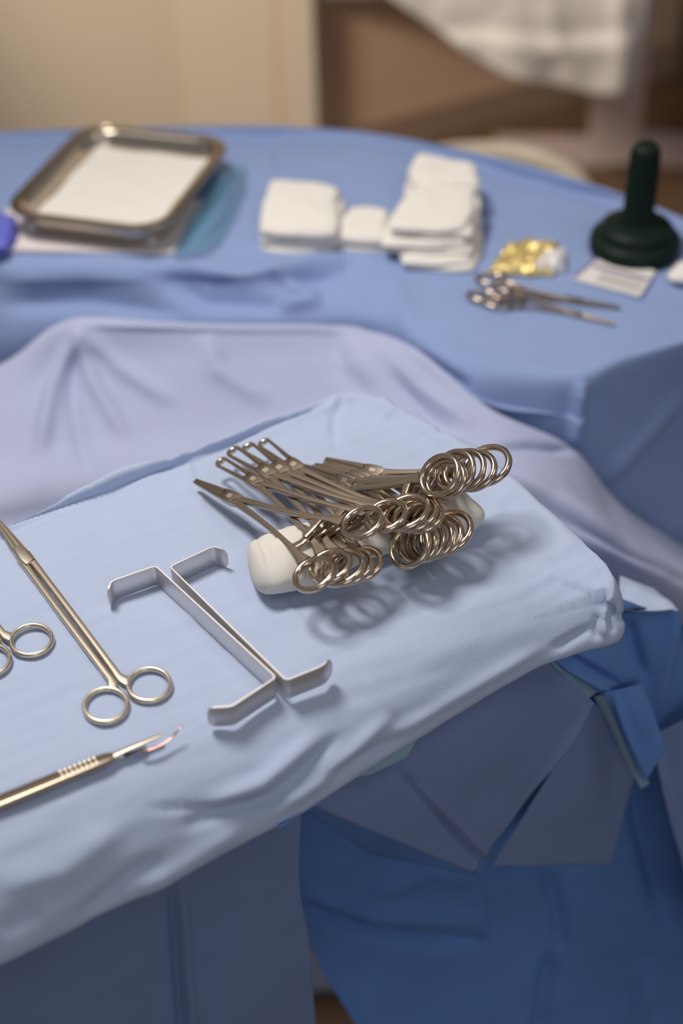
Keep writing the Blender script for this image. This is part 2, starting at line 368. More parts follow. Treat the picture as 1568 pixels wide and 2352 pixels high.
# ================================================================== INSTRUMENT STAND COVER
HEM = .90
far = [W(x, y, MZ+.004) for x, y in [(-420, 1335), (-200, 1250), (0, 1172), (200, 1098), (400, 1021), (560, 962), (700, 914), (760, 895), (805, 888), (850, 893), (900, 912), (1000, 965), (1130, 1035), (1200, 1085), (1280, 1165), (1400, 1285), (1437, 1330)]]
near = [W(x, y, z) for x, y, z in [(1445, 1385, MZ-.006), (1420, 1440, MZ-.025), (1350, 1478, .915), (1250, 1524, .905), (1090, 1612, .90), (900, 1730, .90), (690, 1872, .895), (400, 2022, .885), (200, 2128, .88), (0, 2232, .875), (-420, 2440, .87)]]
outl = A(far+near)[:, :2]
def resample(P, n, closed=True):
    Q = np.concatenate([P, P[:1]]) if closed else P
    L = np.concatenate([[0], np.cumsum(np.linalg.norm(np.diff(Q, axis=0), axis=1))])
    s = np.linspace(0, L[-1], n+1)[:-1]
    return np.stack([np.interp(s, L, Q[:, i]) for i in range(Q.shape[1])], -1)
NS = 640
dropc = A([.05]*len(far)+[.05, .05, .05, .055, .06, .06, .065, .075, .08, .08, .08])
ro = resample(np.column_stack([outl, dropc]), NS)
for _ in range(5):
    ro = (np.roll(ro, 1, 0)+ro*2+np.roll(ro, -1, 0))/4
O2, DR = ro[:, :2], ro[:, 2]
tg = np.roll(O2, -1, 0)-np.roll(O2, 1, 0); tg /= np.linalg.norm(tg, axis=1, keepdims=True)
nr = np.stack([tg[:, 1], -tg[:, 0]], 1)
cen = O2.mean(0)
if ((O2-cen)*nr).sum() < 0: nr = -nr
nearness = np.clip((-nr[:, 1]+.25)/.6, 0, 1)      # 1 on the side towards the viewer
# profile: (inset, height) from the hem up over the lip to the flat
prof_far = [(.030, -.052), (.016, -.050), (.007, -.044), (.001, -.032), (-.002, -.018), (0.0, -.007), (.004, .001), (.009, .005), (.015, .0045), (.022, .001), (.030, -.001), (.045, -.001), (.07, 0)]
prof_near = [(.035, -1.02), (.018, -1.0), (.006, -.93), (.000, -.82), (.003, -.68), (.010, -.52), (.021, -.35), (.034, -.21), (.050, -.10), (.066, -.035), (.082, -.006), (.095, 0), (.11, 0)]
prof_near = [(a*.80, b_) for a, b_ in prof_near]
prof_far = crom(A(prof_far), 60); prof_near = crom(A(prof_near), 60)
for _ in range(40): nearness = (np.roll(nearness, 1)+2*nearness+np.roll(nearness, -1))/4
KR = 31; rings = []
for (a, za), (b_, zb) in list(zip(prof_far, prof_near))[:KR+1]:
    ins = a*(1-nearness)+b_*nearness; z = za*(1-nearness)+zb*DR*nearness
    rings.append(np.column_stack([O2-nr*ins[:, None], MZ+z]))
nv = len(rings); edge = rings[-1][:, :2]
axisA, axisB = W(-250, 1750, MZ)[:2], W(1020, 1270, MZ)[:2]
ab = axisB-axisA; ax_ = ab/np.linalg.norm(ab); ay_ = A([-ax_[1], ax_[0]])
def inside(p, poly):
    x, y = p[:, 0], p[:, 1]; r = np.zeros(len(p), bool); j = len(poly)-1
    for i in range(len(poly)):
        c = ((poly[i, 1] > y) != (poly[j, 1] > y)) & (x < (poly[j, 0]-poly[i, 0])*(y-poly[i, 1])/(poly[j, 1]-poly[i, 1]+1e-15)+poly[i, 0])
        r ^= c; j = i
    return r
def nearest(p):
    idx = np.zeros(len(p), int); dd = np.zeros(len(p))
    for k in range(0, len(p), 2000):
        D = np.linalg.norm(p[k:k+2000, None]-O2[None], axis=2); idx[k:k+2000] = D.argmin(1); dd[k:k+2000] = D.min(1)
    return idx, dd
lo, hi = edge.min(0), edge.max(0); st_ = .0026
gx, gy = np.meshgrid(np.arange(lo[0], hi[0], st_), np.arange(lo[1], hi[1], st_)); gp = np.stack([gx.ravel(), gy.ravel()], 1)
gp[:, 0] += (np.round((gp[:, 1]-lo[1])/st_) % 2)*st_/2
gp = gp[inside(gp, edge)]
ed = np.full(len(gp), 9.)
for k in range(0, len(gp), 2000): ed[k:k+2000] = np.linalg.norm(gp[k:k+2000, None]-edge[None], axis=2).min(1)
gp = gp[ed > .0016]
from mathutils.geometry import delaunay_2d_cdt
vv, _, ff, ov, _, _ = delaunay_2d_cdt([Vector(p) for p in edge]+[Vector(p) for p in gp], [], [tuple(range(NS))], 1, 1e-7)
base_ = (nv-1)*NS; vmap = {}; extra = []
for i, o_ in enumerate(ov):
    if o_ and min(o_) < NS: vmap[i] = base_+min(o_)
    else: vmap[i] = nv*NS+len(extra); extra.append((vv[i][0], vv[i][1]))
extra = A(extra); ji, dd = nearest(extra)
fi, fz = A(prof_far)[KR:].T; ni, nz_ = A(prof_near)[KR:].T
# average of several nearest rim points keeps the corner soft
zt_ = np.zeros(len(extra))
for off in range(-24, 25, 6):
    jj = (ji+off) % NS
    zt_ += np.interp(dd, fi, fz)*(1-nearness[jj])+np.interp(dd, ni, nz_)*DR[jj]*nearness[jj]
zt_ /= 9
P = np.concatenate([A(rings).reshape(-1, 3), np.column_stack([extra, MZ+zt_])])
F = gridfaces(nv, NS, True)+[tuple(vmap[i] for i in f) for f in ff]
F = [f for f in F if len(set(f)) == len(f)]
tmp = bpy.data.meshes.new('tmp'); tmp.from_pydata([tuple(p) for p in P], [], F); tmp.update()
bm = bmesh.new(); bm.from_mesh(tmp); bmesh.ops.recalc_face_normals(bm, faces=bm.faces); bm.normal_update()
N = A([v.normal[:] for v in bm.verts]); bm.free(); bpy.data.meshes.remove(tmp)
if N[nv*NS:, 2].mean() < 0: N = -N
Pw = np.stack([P[:, :2] @ ax_*14, P[:, :2] @ ay_*90, P[:, 2]*30], 1)
P = P+N*(fbm(P, 9, .0014, 3, 5)+fbm(P, 40, .0003, 2, 6)+fbm(Pw, 1, .0008, 2, 8))[:, None]
crm = [  # folds traced along the cover
    ([(-160, 1254), (0, 1194), (250, 1108), (450, 1036), (600, 978)], -.013, 13), ([(-160, 1290), (0, 1228), (220, 1140), (400, 1075)], -.006, 9), ([(0, 1218), (160, 1155), (330, 1092)], -.005, 6), ([(380, 1052), (520, 1006), (660, 950), (760, 915)], -.012, 9), ([(-60, 1196), (200, 1103), (420, 1025)], .004, 7), ([(360, 1070), (480, 1040), (560, 1000)], -.003, 8), ([(395, 1050), (430, 1020), (500, 1005)], .003, 6),
    ([(790, 900), (770, 960), (765, 1000)], -.002, 10), ([(760, 940), (772, 1040)], -.0012, 10), ([(870, 905), (900, 940), (880, 960)], .002, 8), ([(1000, 985), (1050, 990)], -.002, 6),
    ([(425, 1050), (440, 1100), (470, 1170)], .0022, 9), ([(640, 1370), (760, 1500)], .0010, 7), ([(840, 1560), (905, 1640)], .0016, 8), ([(240, 1400), (270, 1490), (290, 1560)], .0006, 8),
    ([(0, 1640), (200, 1560), (420, 1500)], .0006, 12), ([(100, 1700), (420, 1600), (500, 1560)], .0005, 10), ([(450, 1250), (560, 1200)], .0006, 10),
    ([(480, 1850), (600, 1800), (730, 1690)], .006, 20), ([(560, 1865), (660, 1800), (780, 1690)], -.004, 14), ([(620, 1870), (740, 1790), (900, 1640)], .004, 16), ([(330, 1858), (450, 1856), (560, 1858)], -.0024, 10), ([(420, 1900), (540, 1850), (650, 1840)], -.005, 18),
    ([(320, 2050), (430, 1980), (560, 1900)], .004, 22), ([(180, 2110), (300, 2010), (380, 1970)], -.004, 20), ([(0, 2040), (140, 2000), (280, 1900)], .004, 30), ([(0, 2140), (100, 2090)], -.003, 25),
    ([(740, 1790), (850, 1730), (930, 1690)], -.003, 14), ([(900, 1690), (1100, 1570), (1240, 1490)], .003, 14),
    ([(1405, 1455), (1398, 1420), (1410, 1390)], -.005, 8), ([(1372, 1470), (1368, 1440), (1376, 1410)], -.005, 8), ([(1388, 1462), (1384, 1425), (1392, 1395)], .004, 8), ([(1428, 1430), (1430, 1405)], -.004, 8), ([(1270, 1490), (1360, 1440)], -.004, 11),
    ([(1120, 1045), (1200, 1100), (1280, 1175)], -.003, 10), ([(1180, 1110), (1130, 1190)], .0012, 14), ([(1260, 1190), (1160, 1240)], .0008, 14)]
P = creases(P, N, crm)
mc = empty('instrument_stand_cover', (0.0, .75, 0), 'pale blue fabric cover pulled over the instrument stand in front', 'drape')
def unloc(o):
    o.data.transform(Matrix.Translation(-Vector(mc.location))); return o
o = unloc(meshobj('tray_cover', P, F, M['cover'], mc)); fixnormals(o)
# skirts hanging below the tray
R = [rowy((-350, 2290, .50), (0, 2180, .53), (200, 2060, .56), (400, 1980, .59), (560, 1900, .61), (690, 1850, .63)),
     rowy((-350, 2400, .50), (0, 2300, .54), (200, 2200, .57), (400, 2150, .60), (560, 2100, .62), (690, 2040, .64)),
     rowy((-350, 2700, .50), (0, 2700, .54), (200, 2640, .57), (420, 2600, .60), (570, 2500, .625), (712, 2190, .65)),
     ]
R += [[(p[0], p[1]+.01, .40) for p in R[-1]], [(p[0], p[1]+.02, .10) for p in R[-1]]]
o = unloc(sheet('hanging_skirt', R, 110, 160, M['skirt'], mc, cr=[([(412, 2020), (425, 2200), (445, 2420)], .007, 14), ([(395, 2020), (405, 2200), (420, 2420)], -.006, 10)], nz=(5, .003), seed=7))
# big hanging fall on the right
R = [[W(x, y-9, .898) for x, y in ((640, 1905), (760, 1825), (900, 1726), (1060, 1626), (1220, 1536), (1330, 1484), (1390, 1436), (1400, 1405), (1385, 1365))],
     rowy((640, 1800, .82), (760, 1720, .84), (900, 1640, .86), (1060, 1560, .88), (1220, 1500, .89), (1330, 1420, .91), (1440, 1392, .93), (1560, 1432, .94), (1700, 1490, .96)),
     rowy((670, 1900, .80), (780, 1850, .82), (920, 1800, .84), (1060, 1740, .86), (1220, 1680, .87), (1340, 1640, .88), (1440, 1620, .89), (1570, 1620, .90), (1720, 1650, .92)),
     rowy((684, 2040, .79), (790, 2020, .80), (920, 2000, .82), (1060, 1980, .83), (1220, 1950, .85), (1350, 1930, .86), (1460, 1900, .86), (1580, 1880, .88), (1740, 1880, .90)),
     rowy((712, 2170, .78), (800, 2190, .79), (920, 2200, .80), (1060, 2180, .81), (1220, 2180, .83), (1350, 2170, .845), (1480, 2150, .85), (1600, 2130, .86), (1760, 2120, .88)),
     rowy((800, 2330, .76), (870, 2350, .77), (960, 2360, .78), (1080, 2360, .79), (1230, 2370, .81), (1360, 2370, .83), (1500, 2370, .84), (1620, 2360, .85), (1780, 2350, .87)),
     rowy((960, 2560, .74), (1000, 2580, .75), (1060, 2600, .76), (1140, 2600, .77), (1260, 2600, .79), (1380, 2600, .81), (1520, 2600, .82), (1650, 2600, .83), (1800, 2600, .85))]
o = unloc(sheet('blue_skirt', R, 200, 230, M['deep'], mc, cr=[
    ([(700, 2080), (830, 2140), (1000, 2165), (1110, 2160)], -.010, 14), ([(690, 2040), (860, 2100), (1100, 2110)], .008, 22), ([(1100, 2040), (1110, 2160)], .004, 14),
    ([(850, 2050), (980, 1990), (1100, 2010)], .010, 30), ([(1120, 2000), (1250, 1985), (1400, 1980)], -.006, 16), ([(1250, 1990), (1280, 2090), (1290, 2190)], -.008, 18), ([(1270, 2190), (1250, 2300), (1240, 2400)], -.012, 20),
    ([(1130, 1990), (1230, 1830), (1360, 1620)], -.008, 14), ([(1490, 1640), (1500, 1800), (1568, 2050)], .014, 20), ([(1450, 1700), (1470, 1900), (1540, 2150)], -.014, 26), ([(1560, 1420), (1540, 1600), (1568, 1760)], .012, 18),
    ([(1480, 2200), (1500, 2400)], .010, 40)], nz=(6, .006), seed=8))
# pleat flap: broad triangular fold in front of the fall
def tri(name, quad, Y, material, cr=(), nu=70, nv=70, nz=(8, .002), seed=3, bulge=.0):
    a, b_, c, d_ = [WY(q[0], q[1], y) for q, y in zip(quad, Y)]
    rows = []
    for t in np.linspace(0, 1, 5):
        l, r_ = a*(1-t)+d_*t, b_*(1-t)+c*t
        rows.append([l*(1-s_)+r_*s_-FWD*bulge*math.sin(math.pi*s_)*math.sin(math.pi*min(1, t+.15)) for s_ in np.linspace(0, 1, 5)])
    return unloc(sheet(name, rows, nu, nv, material, mc, cr=cr, nz=nz, seed=seed))
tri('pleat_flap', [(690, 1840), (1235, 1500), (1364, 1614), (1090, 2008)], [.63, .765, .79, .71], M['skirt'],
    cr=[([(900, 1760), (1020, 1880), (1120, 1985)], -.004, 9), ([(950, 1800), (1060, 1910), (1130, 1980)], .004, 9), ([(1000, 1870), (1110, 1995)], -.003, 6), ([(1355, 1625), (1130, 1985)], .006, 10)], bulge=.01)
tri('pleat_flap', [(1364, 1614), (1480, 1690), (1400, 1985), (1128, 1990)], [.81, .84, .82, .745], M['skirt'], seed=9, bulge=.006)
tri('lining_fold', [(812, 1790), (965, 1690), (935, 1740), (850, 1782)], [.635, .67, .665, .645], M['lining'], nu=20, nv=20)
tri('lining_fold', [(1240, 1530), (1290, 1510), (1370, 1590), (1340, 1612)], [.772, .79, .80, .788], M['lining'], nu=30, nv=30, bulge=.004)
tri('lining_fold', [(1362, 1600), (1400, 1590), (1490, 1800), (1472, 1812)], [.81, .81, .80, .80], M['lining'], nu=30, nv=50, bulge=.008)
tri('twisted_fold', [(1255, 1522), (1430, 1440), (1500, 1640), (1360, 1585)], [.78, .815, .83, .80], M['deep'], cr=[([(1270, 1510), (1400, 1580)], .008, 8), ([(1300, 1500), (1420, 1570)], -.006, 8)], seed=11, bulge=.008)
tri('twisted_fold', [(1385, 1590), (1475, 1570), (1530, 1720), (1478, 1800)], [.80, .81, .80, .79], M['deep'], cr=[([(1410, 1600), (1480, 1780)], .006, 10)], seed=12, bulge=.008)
tri('pleat_flap', [(700, 1860), (1080, 1700), (1112, 2012), (855, 1966)], [.65, .74, .75, .75], M['deep'], seed=15, bulge=.004)  # added dark layer, paints the shadow under the pleat
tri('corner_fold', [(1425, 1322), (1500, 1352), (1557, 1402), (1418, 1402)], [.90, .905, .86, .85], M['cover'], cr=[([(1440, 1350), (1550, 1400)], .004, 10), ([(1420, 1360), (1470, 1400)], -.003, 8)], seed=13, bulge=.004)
tri('corner_fold', [(1392, 1412), (1558, 1400), (1590, 1720), (1450, 1650)], [.855, .866, .872, .835], M['deep'], cr=[([(1555, 1405), (1520, 1560), (1500, 1640)], .006, 16), ([(1440, 1420), (1480, 1560)], -.006, 16)], seed=14, bulge=.006)  # vertical side of the corner, its shade given by the darker fabric
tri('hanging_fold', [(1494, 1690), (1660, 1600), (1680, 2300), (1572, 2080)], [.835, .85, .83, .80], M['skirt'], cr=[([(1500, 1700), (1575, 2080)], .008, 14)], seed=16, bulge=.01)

# the stand inside the cover
s = empty('instrument_stand', (axisB[0]*.5+axisA[0]*.5, axisB[1]*.5+axisA[1]*.5, 0), 'metal stand hidden under the pale blue cover', 'stand')
c0 = Vector(s.location)
k = 40; ii = [int(NS*j/k) for j in range(k)]
pl = (cen+(O2-cen)*.70)[ii]
V = [(p[0]-c0.x, p[1]-c0.y, z) for z in (MZ-.024, MZ-.010) for p in pl]
F = [tuple(range(k)), tuple(range(k, 2*k))]+[(i, (i+1) % k, k+(i+1) % k, k+i) for i in range(k)]
fixnormals(meshobj('tray', V, F, M['matte'], s, smooth=False))
MB().add(*lathe([(.001, MZ-.022), (.014, MZ-.022), (.014, .04), (.001, .04)], 24)).build('post', M['matte'], s)
fixnormals(meshobj('foot', *box((0, 0, .02), (.20, .02, .02), .4), M['matte'], s, smooth=False))

# ================================================================== THINGS ON THE BACK TABLE
def flatrect(px4, z):
    q = [W(x, y, z) for x, y in px4]     # near-left, near-right, far-right, far-left
    c = sum(q)/4; ex = (q[1]-q[0]+q[2]-q[3])/2; ey = (q[3]-q[0]+q[2]-q[1])/2
    hx, hy = np.linalg.norm(ex)/2, np.linalg.norm(ey)/2
    ang = math.atan2(ex[1], ex[0])
    return c, hx, hy, ang
def rrect(hx, hy, r, z, n=8):
    r = max(min(r, hx*.98, hy*.98), 1e-4); out = []
    for cx, cy, a0 in ((hx-r, hy-r, 0), (-hx+r, hy-r, 90), (-hx+r, -hy+r, 180), (hx-r, -hy+r, 270)):
        for i in range(n+1):
            a = math.radians(a0+90*i/n); out.append((cx+r*math.cos(a), cy+r*math.sin(a), z))
    return out
# paper, film, tray
pq = [(-60, 580), (398, 588), (470, 468), (60, 440)]
c, hx, hy, ang = flatrect(pq, TZ+.004)
o = MB()
qs = [W(x, y, TZ+.002) for x, y in pq]
c = sum(qs)/4
V = [q-c+A([0, 0, z]) for z in (.0, .005) for q in qs]
o.add(V, [(0, 1, 2, 3), (4, 5, 6, 7), (0, 1, 5, 4), (1, 2, 6, 5), (2, 3, 7, 6), (3, 0, 4, 7)])
o = o.build('paper_wrap', M['paper'], smooth=False); o.location = Vector(c); bevel(o, .001)
tag(o, 'flat white paper wrap lying under the steel tray', 'paper')
R = [row((395, 590, TZ+.006), (450, 583, TZ+.012), (505, 560, TZ+.008)), row((430, 520, TZ+.010), (490, 505, TZ+.022), (545, 480, TZ+.010)), row((465, 455, TZ+.012), (520, 440, TZ+.022), (562, 420, TZ+.010)), row((480, 395, TZ+.012), (520, 385, TZ+.016), (560, 378, TZ+.008))]
o = sheet('plastic_film', R, 50, 60, M['film'], cr=[([(420, 575), (500, 470), (540, 430)], .005, 9), ([(450, 570), (530, 500)], -.004, 8)], nz=(25, .004), seed=5, thick=.0004)
setorigin(o, W(480, 500, TZ)); tag(o, 'crinkled clear bluish plastic film poking out beside the tray', 'plastic film')
TRB = TZ+.008; TRH = .030
c, hx, hy, ang = flatrect([(-8, 492), (372, 535), (540, 322), (200, 283)], TRB+TRH)
tr = empty('steel_tray', (c[0], c[1], TRB), 'shallow stainless steel tray with rounded corners and white towel inside', 'tray')
tr.rotation_euler.z = ang
prof = [(.024, 0.0), (.018, .0015), (.013, .006), (.011, TRH-.004), (.002, TRH-.003), (.0, TRH-.001), (.002, TRH+.001), (.010, TRH+.0015), (.014, TRH-.002), (.016, .009), (.019, .004), (.026, .003)]
V, F = loft([rrect(hx-i, hy-i, .040-i*.4, z) for i, z in prof])
o = MB().add(V, F).build('pan', M['tray'], tr, sharp=60)
wire = [(p[0], p[1], TRH) for p in rrect(hx-.0005, hy-.0005, .040, 0)]
MB().add(*sweep(wire, .0022, .0022, n=8, close=True)).build('rim', M['polish'], tr)
n_ = 34; hx2, hy2 = hx-.021, hy-.020
V = []
for layer in range(2):
    for i in range(n_):
        for j in range(n_):
            u, v = 2*i/(n_-1)-1, 2*j/(n_-1)-1
            e = max(abs(u), abs(v)); x = u*hx2*(1+.02*math.sin(7*v)); y = v*hy2*(1+.02*math.sin(6*u+1))
            zz = .0035 if layer == 0 else .0035+.011*min(1, (1-e)*12+.25)**.5+.0012*noise.noise(Vector((x*40, y*40, 3)))
            V.append((x, y, zz))
F = []
for layer in range(2):
    b0 = layer*n_*n_
    for i in range(n_-1):
        for j in range(n_-1): F.append((b0+i*n_+j, b0+i*n_+j+1, b0+(i+1)*n_+j+1, b0+(i+1)*n_+j))
bd = [i*n_ for i in range(n_)]+[(n_-1)*n_+j for j in range(1, n_)]+[i*n_+n_-1 for i in range(n_-2, -1, -1)]+[j for j in range(n_-2, 0, -1)]
for a, b_ in zip(bd, bd[1:]+bd[:1]): F.append((a, b_, n_*n_+b_, n_*n_+a))
o = MB().add(V, F).build('folded_towel', M['towel']); o.location = (c[0], c[1], TRB); o.rotation_euler.z = ang
tag(o, 'white folded towel lining the bottom of the steel tray', 'towel')
# sliver of violet wrap at the left margin
q = W(-22, 560, TZ+.002)
o = MB().add(*sweep([(-.05, 0, .012), (-.03, 0, .014), (0, 0, .013), (.024, 0, .010), (.029, 0, .006)], [.04, .045, .042, .035, .02], [.010, .012, .011, .009, .004], n=16, sq=4)).build('violet_wrap', M['violet'])
o.location = Vector(q); tag(o, 'violet blue wrapped pack cut off at the left edge below the tray', 'pack')

# gauze: folded pads
def gauze(name, px4, z0, th, label, seed, layers=3, puff=.35, group='white gauze pads on the back table'):
    qs = [W(x, y, z0+th*.6) for x, y in px4]; c = sum(qs)/4
    root = empty(name, (c[0], c[1], z0), label, 'gauze', group)
    lt = th/layers
    for L in range(layers):
        rnd = random.Random(seed*10+L); n_ = 26
        jit = [A([rnd.uniform(-.006, .006), rnd.uniform(-.006, .006), 0]) for _ in range(4)] if L else [A([0, 0, 0])]*4
        q = [(p-c)*(1-.02*L)+j for p, j in zip(qs, jit)]
        V = []
        for side in (0, 1):
            for i in range(n_):
                for j in range(n_):
                    u, v = i/(n_-1), j/(n_-1)
                    # round the corners
                    uu, vv = 2*u-1, 2*v-1
                    k_ = 1-.10*(uu*uu*vv*vv)
                    uu2, vv2 = uu*k_, vv*k_
                    u2, v2 = (uu2+1)/2, (vv2+1)/2
                    p = (q[0]*(1-u2)+q[1]*u2)*(1-v2)+(q[3]*(1-u2)+q[2]*u2)*v2
                    e = (1-abs(uu)**6)*(1-abs(vv)**6)
                    wob = noise.fractal(Vector((p[0]*22+seed, p[1]*22, L*3.7)), 1.0, 2.0, 3)
                    zb_ = L*lt*.96
                    top = lt*(.30+.70*e**.5)*(1+.35*wob*puff*2)
                    V.append((p[0]+.004*wob, p[1]+.004*noise.noise(Vector((p[0]*30, p[1]*30+5, L+seed))), zb_+(top if side else lt*.12*(1-e))))
        F = []
        for s_ in range(2):
            b0 = s_*n_*n_
            for i in range(n_-1):
                for j in range(n_-1): F.append((b0+i*n_+j, b0+i*n_+j+1, b0+(i+1)*n_+j+1, b0+(i+1)*n_+j))
        bd = [i*n_ for i in range(n_)]+[(n_-1)*n_+j for j in range(1, n_)]+[i*n_+n_-1 for i in range(n_-2, -1, -1)]+[j for j in range(n_-2, 0, -1)]
        for a, b_ in zip(bd, bd[1:]+bd[:1]): F.append((a, b_, n_*n_+b_, n_*n_+a))
        MB().add(V, F).build('folded_layer', M['gauze'], root, sharp=None)
    return root
gauze('gauze_pad', [(585, 548), (775, 553), (800, 440), (625, 415)], TZ+.001, .034, 'thick square white gauze pad, separate at the left end of the gauze row', 1)
gauze('gauze_pad', [(765, 556), (890, 562), (905, 490), (790, 478)], TZ+.001, .022, 'small low white gauze pad between the square pad and the gauze pile', 2, 2)
gauze('gauze_pad', [(925, 606), (1090, 612), (1122, 520), (930, 520)], TZ+.001, .013, 'lowest gauze pad of the pile, its front corner sticking out on the drape', 3, 2)
gauze('gauze_pad', [(868, 566), (1092, 574), (1112, 472), (905, 468)], TZ+.0135, .014, 'wide gauze pad second from the bottom of the pile', 4, 2)
gauze('gauze_pad', [(885, 530), (1090, 536), (1108, 432), (930, 428)], TZ+.028, .014, 'smooth gauze pad in the middle of the pile, with clean top face', 5, 2)
gauze('gauze_pad', [(922, 440), (1098, 452), (1098, 398), (945, 372)], TZ+.002, .048, 'crumpled gauze pad at the far end of the pile, nearest the stool', 6, 3)

# green light handle cover
gb = W(1455, 575, TZ)
g = empty('light_handle_cover', (gb[0], gb[1], TZ+.0005), 'dark green plastic lamp handle cover standing on its round flange', 'handle cover')
S = .92
MB().add(*lathe([(.001*S, 0), (.052*S, 0), (.0535*S, .003), (.0535*S, .014), (.052*S, .018), (.047*S, .0195), (.044*S, .021), (.044*S, .027), (.041*S, .031), (.034*S, .034), (.018*S, .037), (.001, .038)], 64)).build('flange', M['green'], g, sharp=60)
MB().add(*lathe([(.0200*S, .036), (.0180*S, .045), (.0172*S, .070), (.0165*S, .108), (.0158*S, .119), (.012*S, .124), (.001, .125)], 40)).build('grip', M['green'], g, sharp=60)
rb = MB()
for k in range(14):
    a = 2*math.pi*k/14; rb.add(*sweep([(.0176*S*math.cos(a), .0176*S*math.sin(a), .045), (.0163*S*math.cos(a), .0163*S*math.sin(a), .116)], .0012, .0012, up=(math.cos(a), math.sin(a), 0.01), n=6))
rb.build('grip_ribs', M['green'], g)

# gold foil pack
fc = W(1205, 600, TZ)
f = empty('foil_packet', (fc[0], fc[1], TZ+.001), 'crumpled gold foil packet with a clear white end', 'packet')
def crumple(px4, th, material, name, seed, par, c):
    qs = [W(x, y, TZ)-A([c[0], c[1], TZ]) for x, y in px4]; n_ = 40; V = []
    for side in (0, 1):
        for i in range(n_):
            for j in range(n_):
                u, v = i/(n_-1), j/(n_-1)
                p = (qs[0]*(1-u)+qs[1]*u)*(1-v)+(qs[3]*(1-u)+qs[2]*u)*v
                e = (1-abs(2*u-1)**4)*(1-abs(2*v-1)**4)
                h = th*(.15+.85*e**.5)*(.55+.8*abs(noise.fractal(Vector((p[0]*60+seed, p[1]*60, 1)), .8, 2.2, 3)))
                V.append((p[0]+.004*noise.noise(Vector((u*4, v*4, seed))), p[1]+.004*noise.noise(Vector((u*4+9, v*4, seed))), h if side else 0))
    F = []
    for s_ in range(2):
        b0 = s_*n_*n_
        for i in range(n_-1):
            for j in range(n_-1): F.append((b0+i*n_+j, b0+i*n_+j+1, b0+(i+1)*n_+j+1, b0+(i+1)*n_+j))
    bd = [i*n_ for i in range(n_)]+[(n_-1)*n_+j for j in range(1, n_)]+[i*n_+n_-1 for i in range(n_-2, -1, -1)]+[j for j in range(n_-2, 0, -1)]
    for a, b_ in zip(bd, bd[1:]+bd[:1]): F.append((a, b_, n_*n_+b_, n_*n_+a))
    return MB().add(V, F).build(name, material, par, sharp=25)
crumple([(1118, 628), (1270, 638), (1282, 562), (1165, 572)], .016, M['foil'], 'foil', 3, f, fc)
crumple([(1222, 634), (1296, 630), (1300, 590), (1240, 596)], .019, M['white'], 'white_end', 8, f, fc)

# suture packet
sp = [(1312, 640), (1470, 682), (1506, 624), (1372, 592)]
qs = [W(x, y, TZ+.003) for x, y in sp]; c = sum(qs)/4
s = empty('suture_packet', (c[0], c[1], TZ+.001), 'flat white packet with purple stripe in front of the green handle cover', 'packet')
def quadslab(q, z0, z1, name, material, par):
    V = [(p[0]-c[0], p[1]-c[1], z) for z in (z0, z1) for p in q]
    return fixnormals(meshobj(name, V, [(0, 1, 2, 3), (4, 5, 6, 7), (0, 1, 5, 4), (1, 2, 6, 5), (2, 3, 7, 6), (3, 0, 4, 7)], material, par, smooth=False))
def bil(u, v): return (qs[0]*(1-u)+qs[1]*u)*(1-v)+(qs[3]*(1-u)+qs[2]*u)*v
bevel(quadslab(qs, 0, .0035, 'envelope', M['white'], s), .001)
quadslab([bil(.10, .56), bil(.97, .56), bil(.97, .66), bil(.10, .66)], .0033, .0038, 'stripe', M['purple'], s)
quadslab([bil(0.005, .02), bil(.05, .02), bil(.05, .98), bil(0.005, .98)], .0033, .0039, 'end_band', M['purple'], s)
quadslab([bil(.30, .08), bil(.95, .08), bil(.95, .48), bil(.30, .48)], .0033, .0037, 'printed_panel', M['greyprint'], s)
# small white piece at the right margin
q = W(1590, 650, TZ)
o = MB().add(*sweep([(-.026, 0, .006), (-.012, .003, .010), (.012, 0, .011), (.03, 0, .006)], [.006, .018, .020, .006], [.003, .009, .010, .003], n=16)).build('gauze_swab', M['gauze'])
o.location = Vector(q); o.location.z = TZ+.001; tag(o, 'small white swab cut off by the right edge of the photo', 'swab')

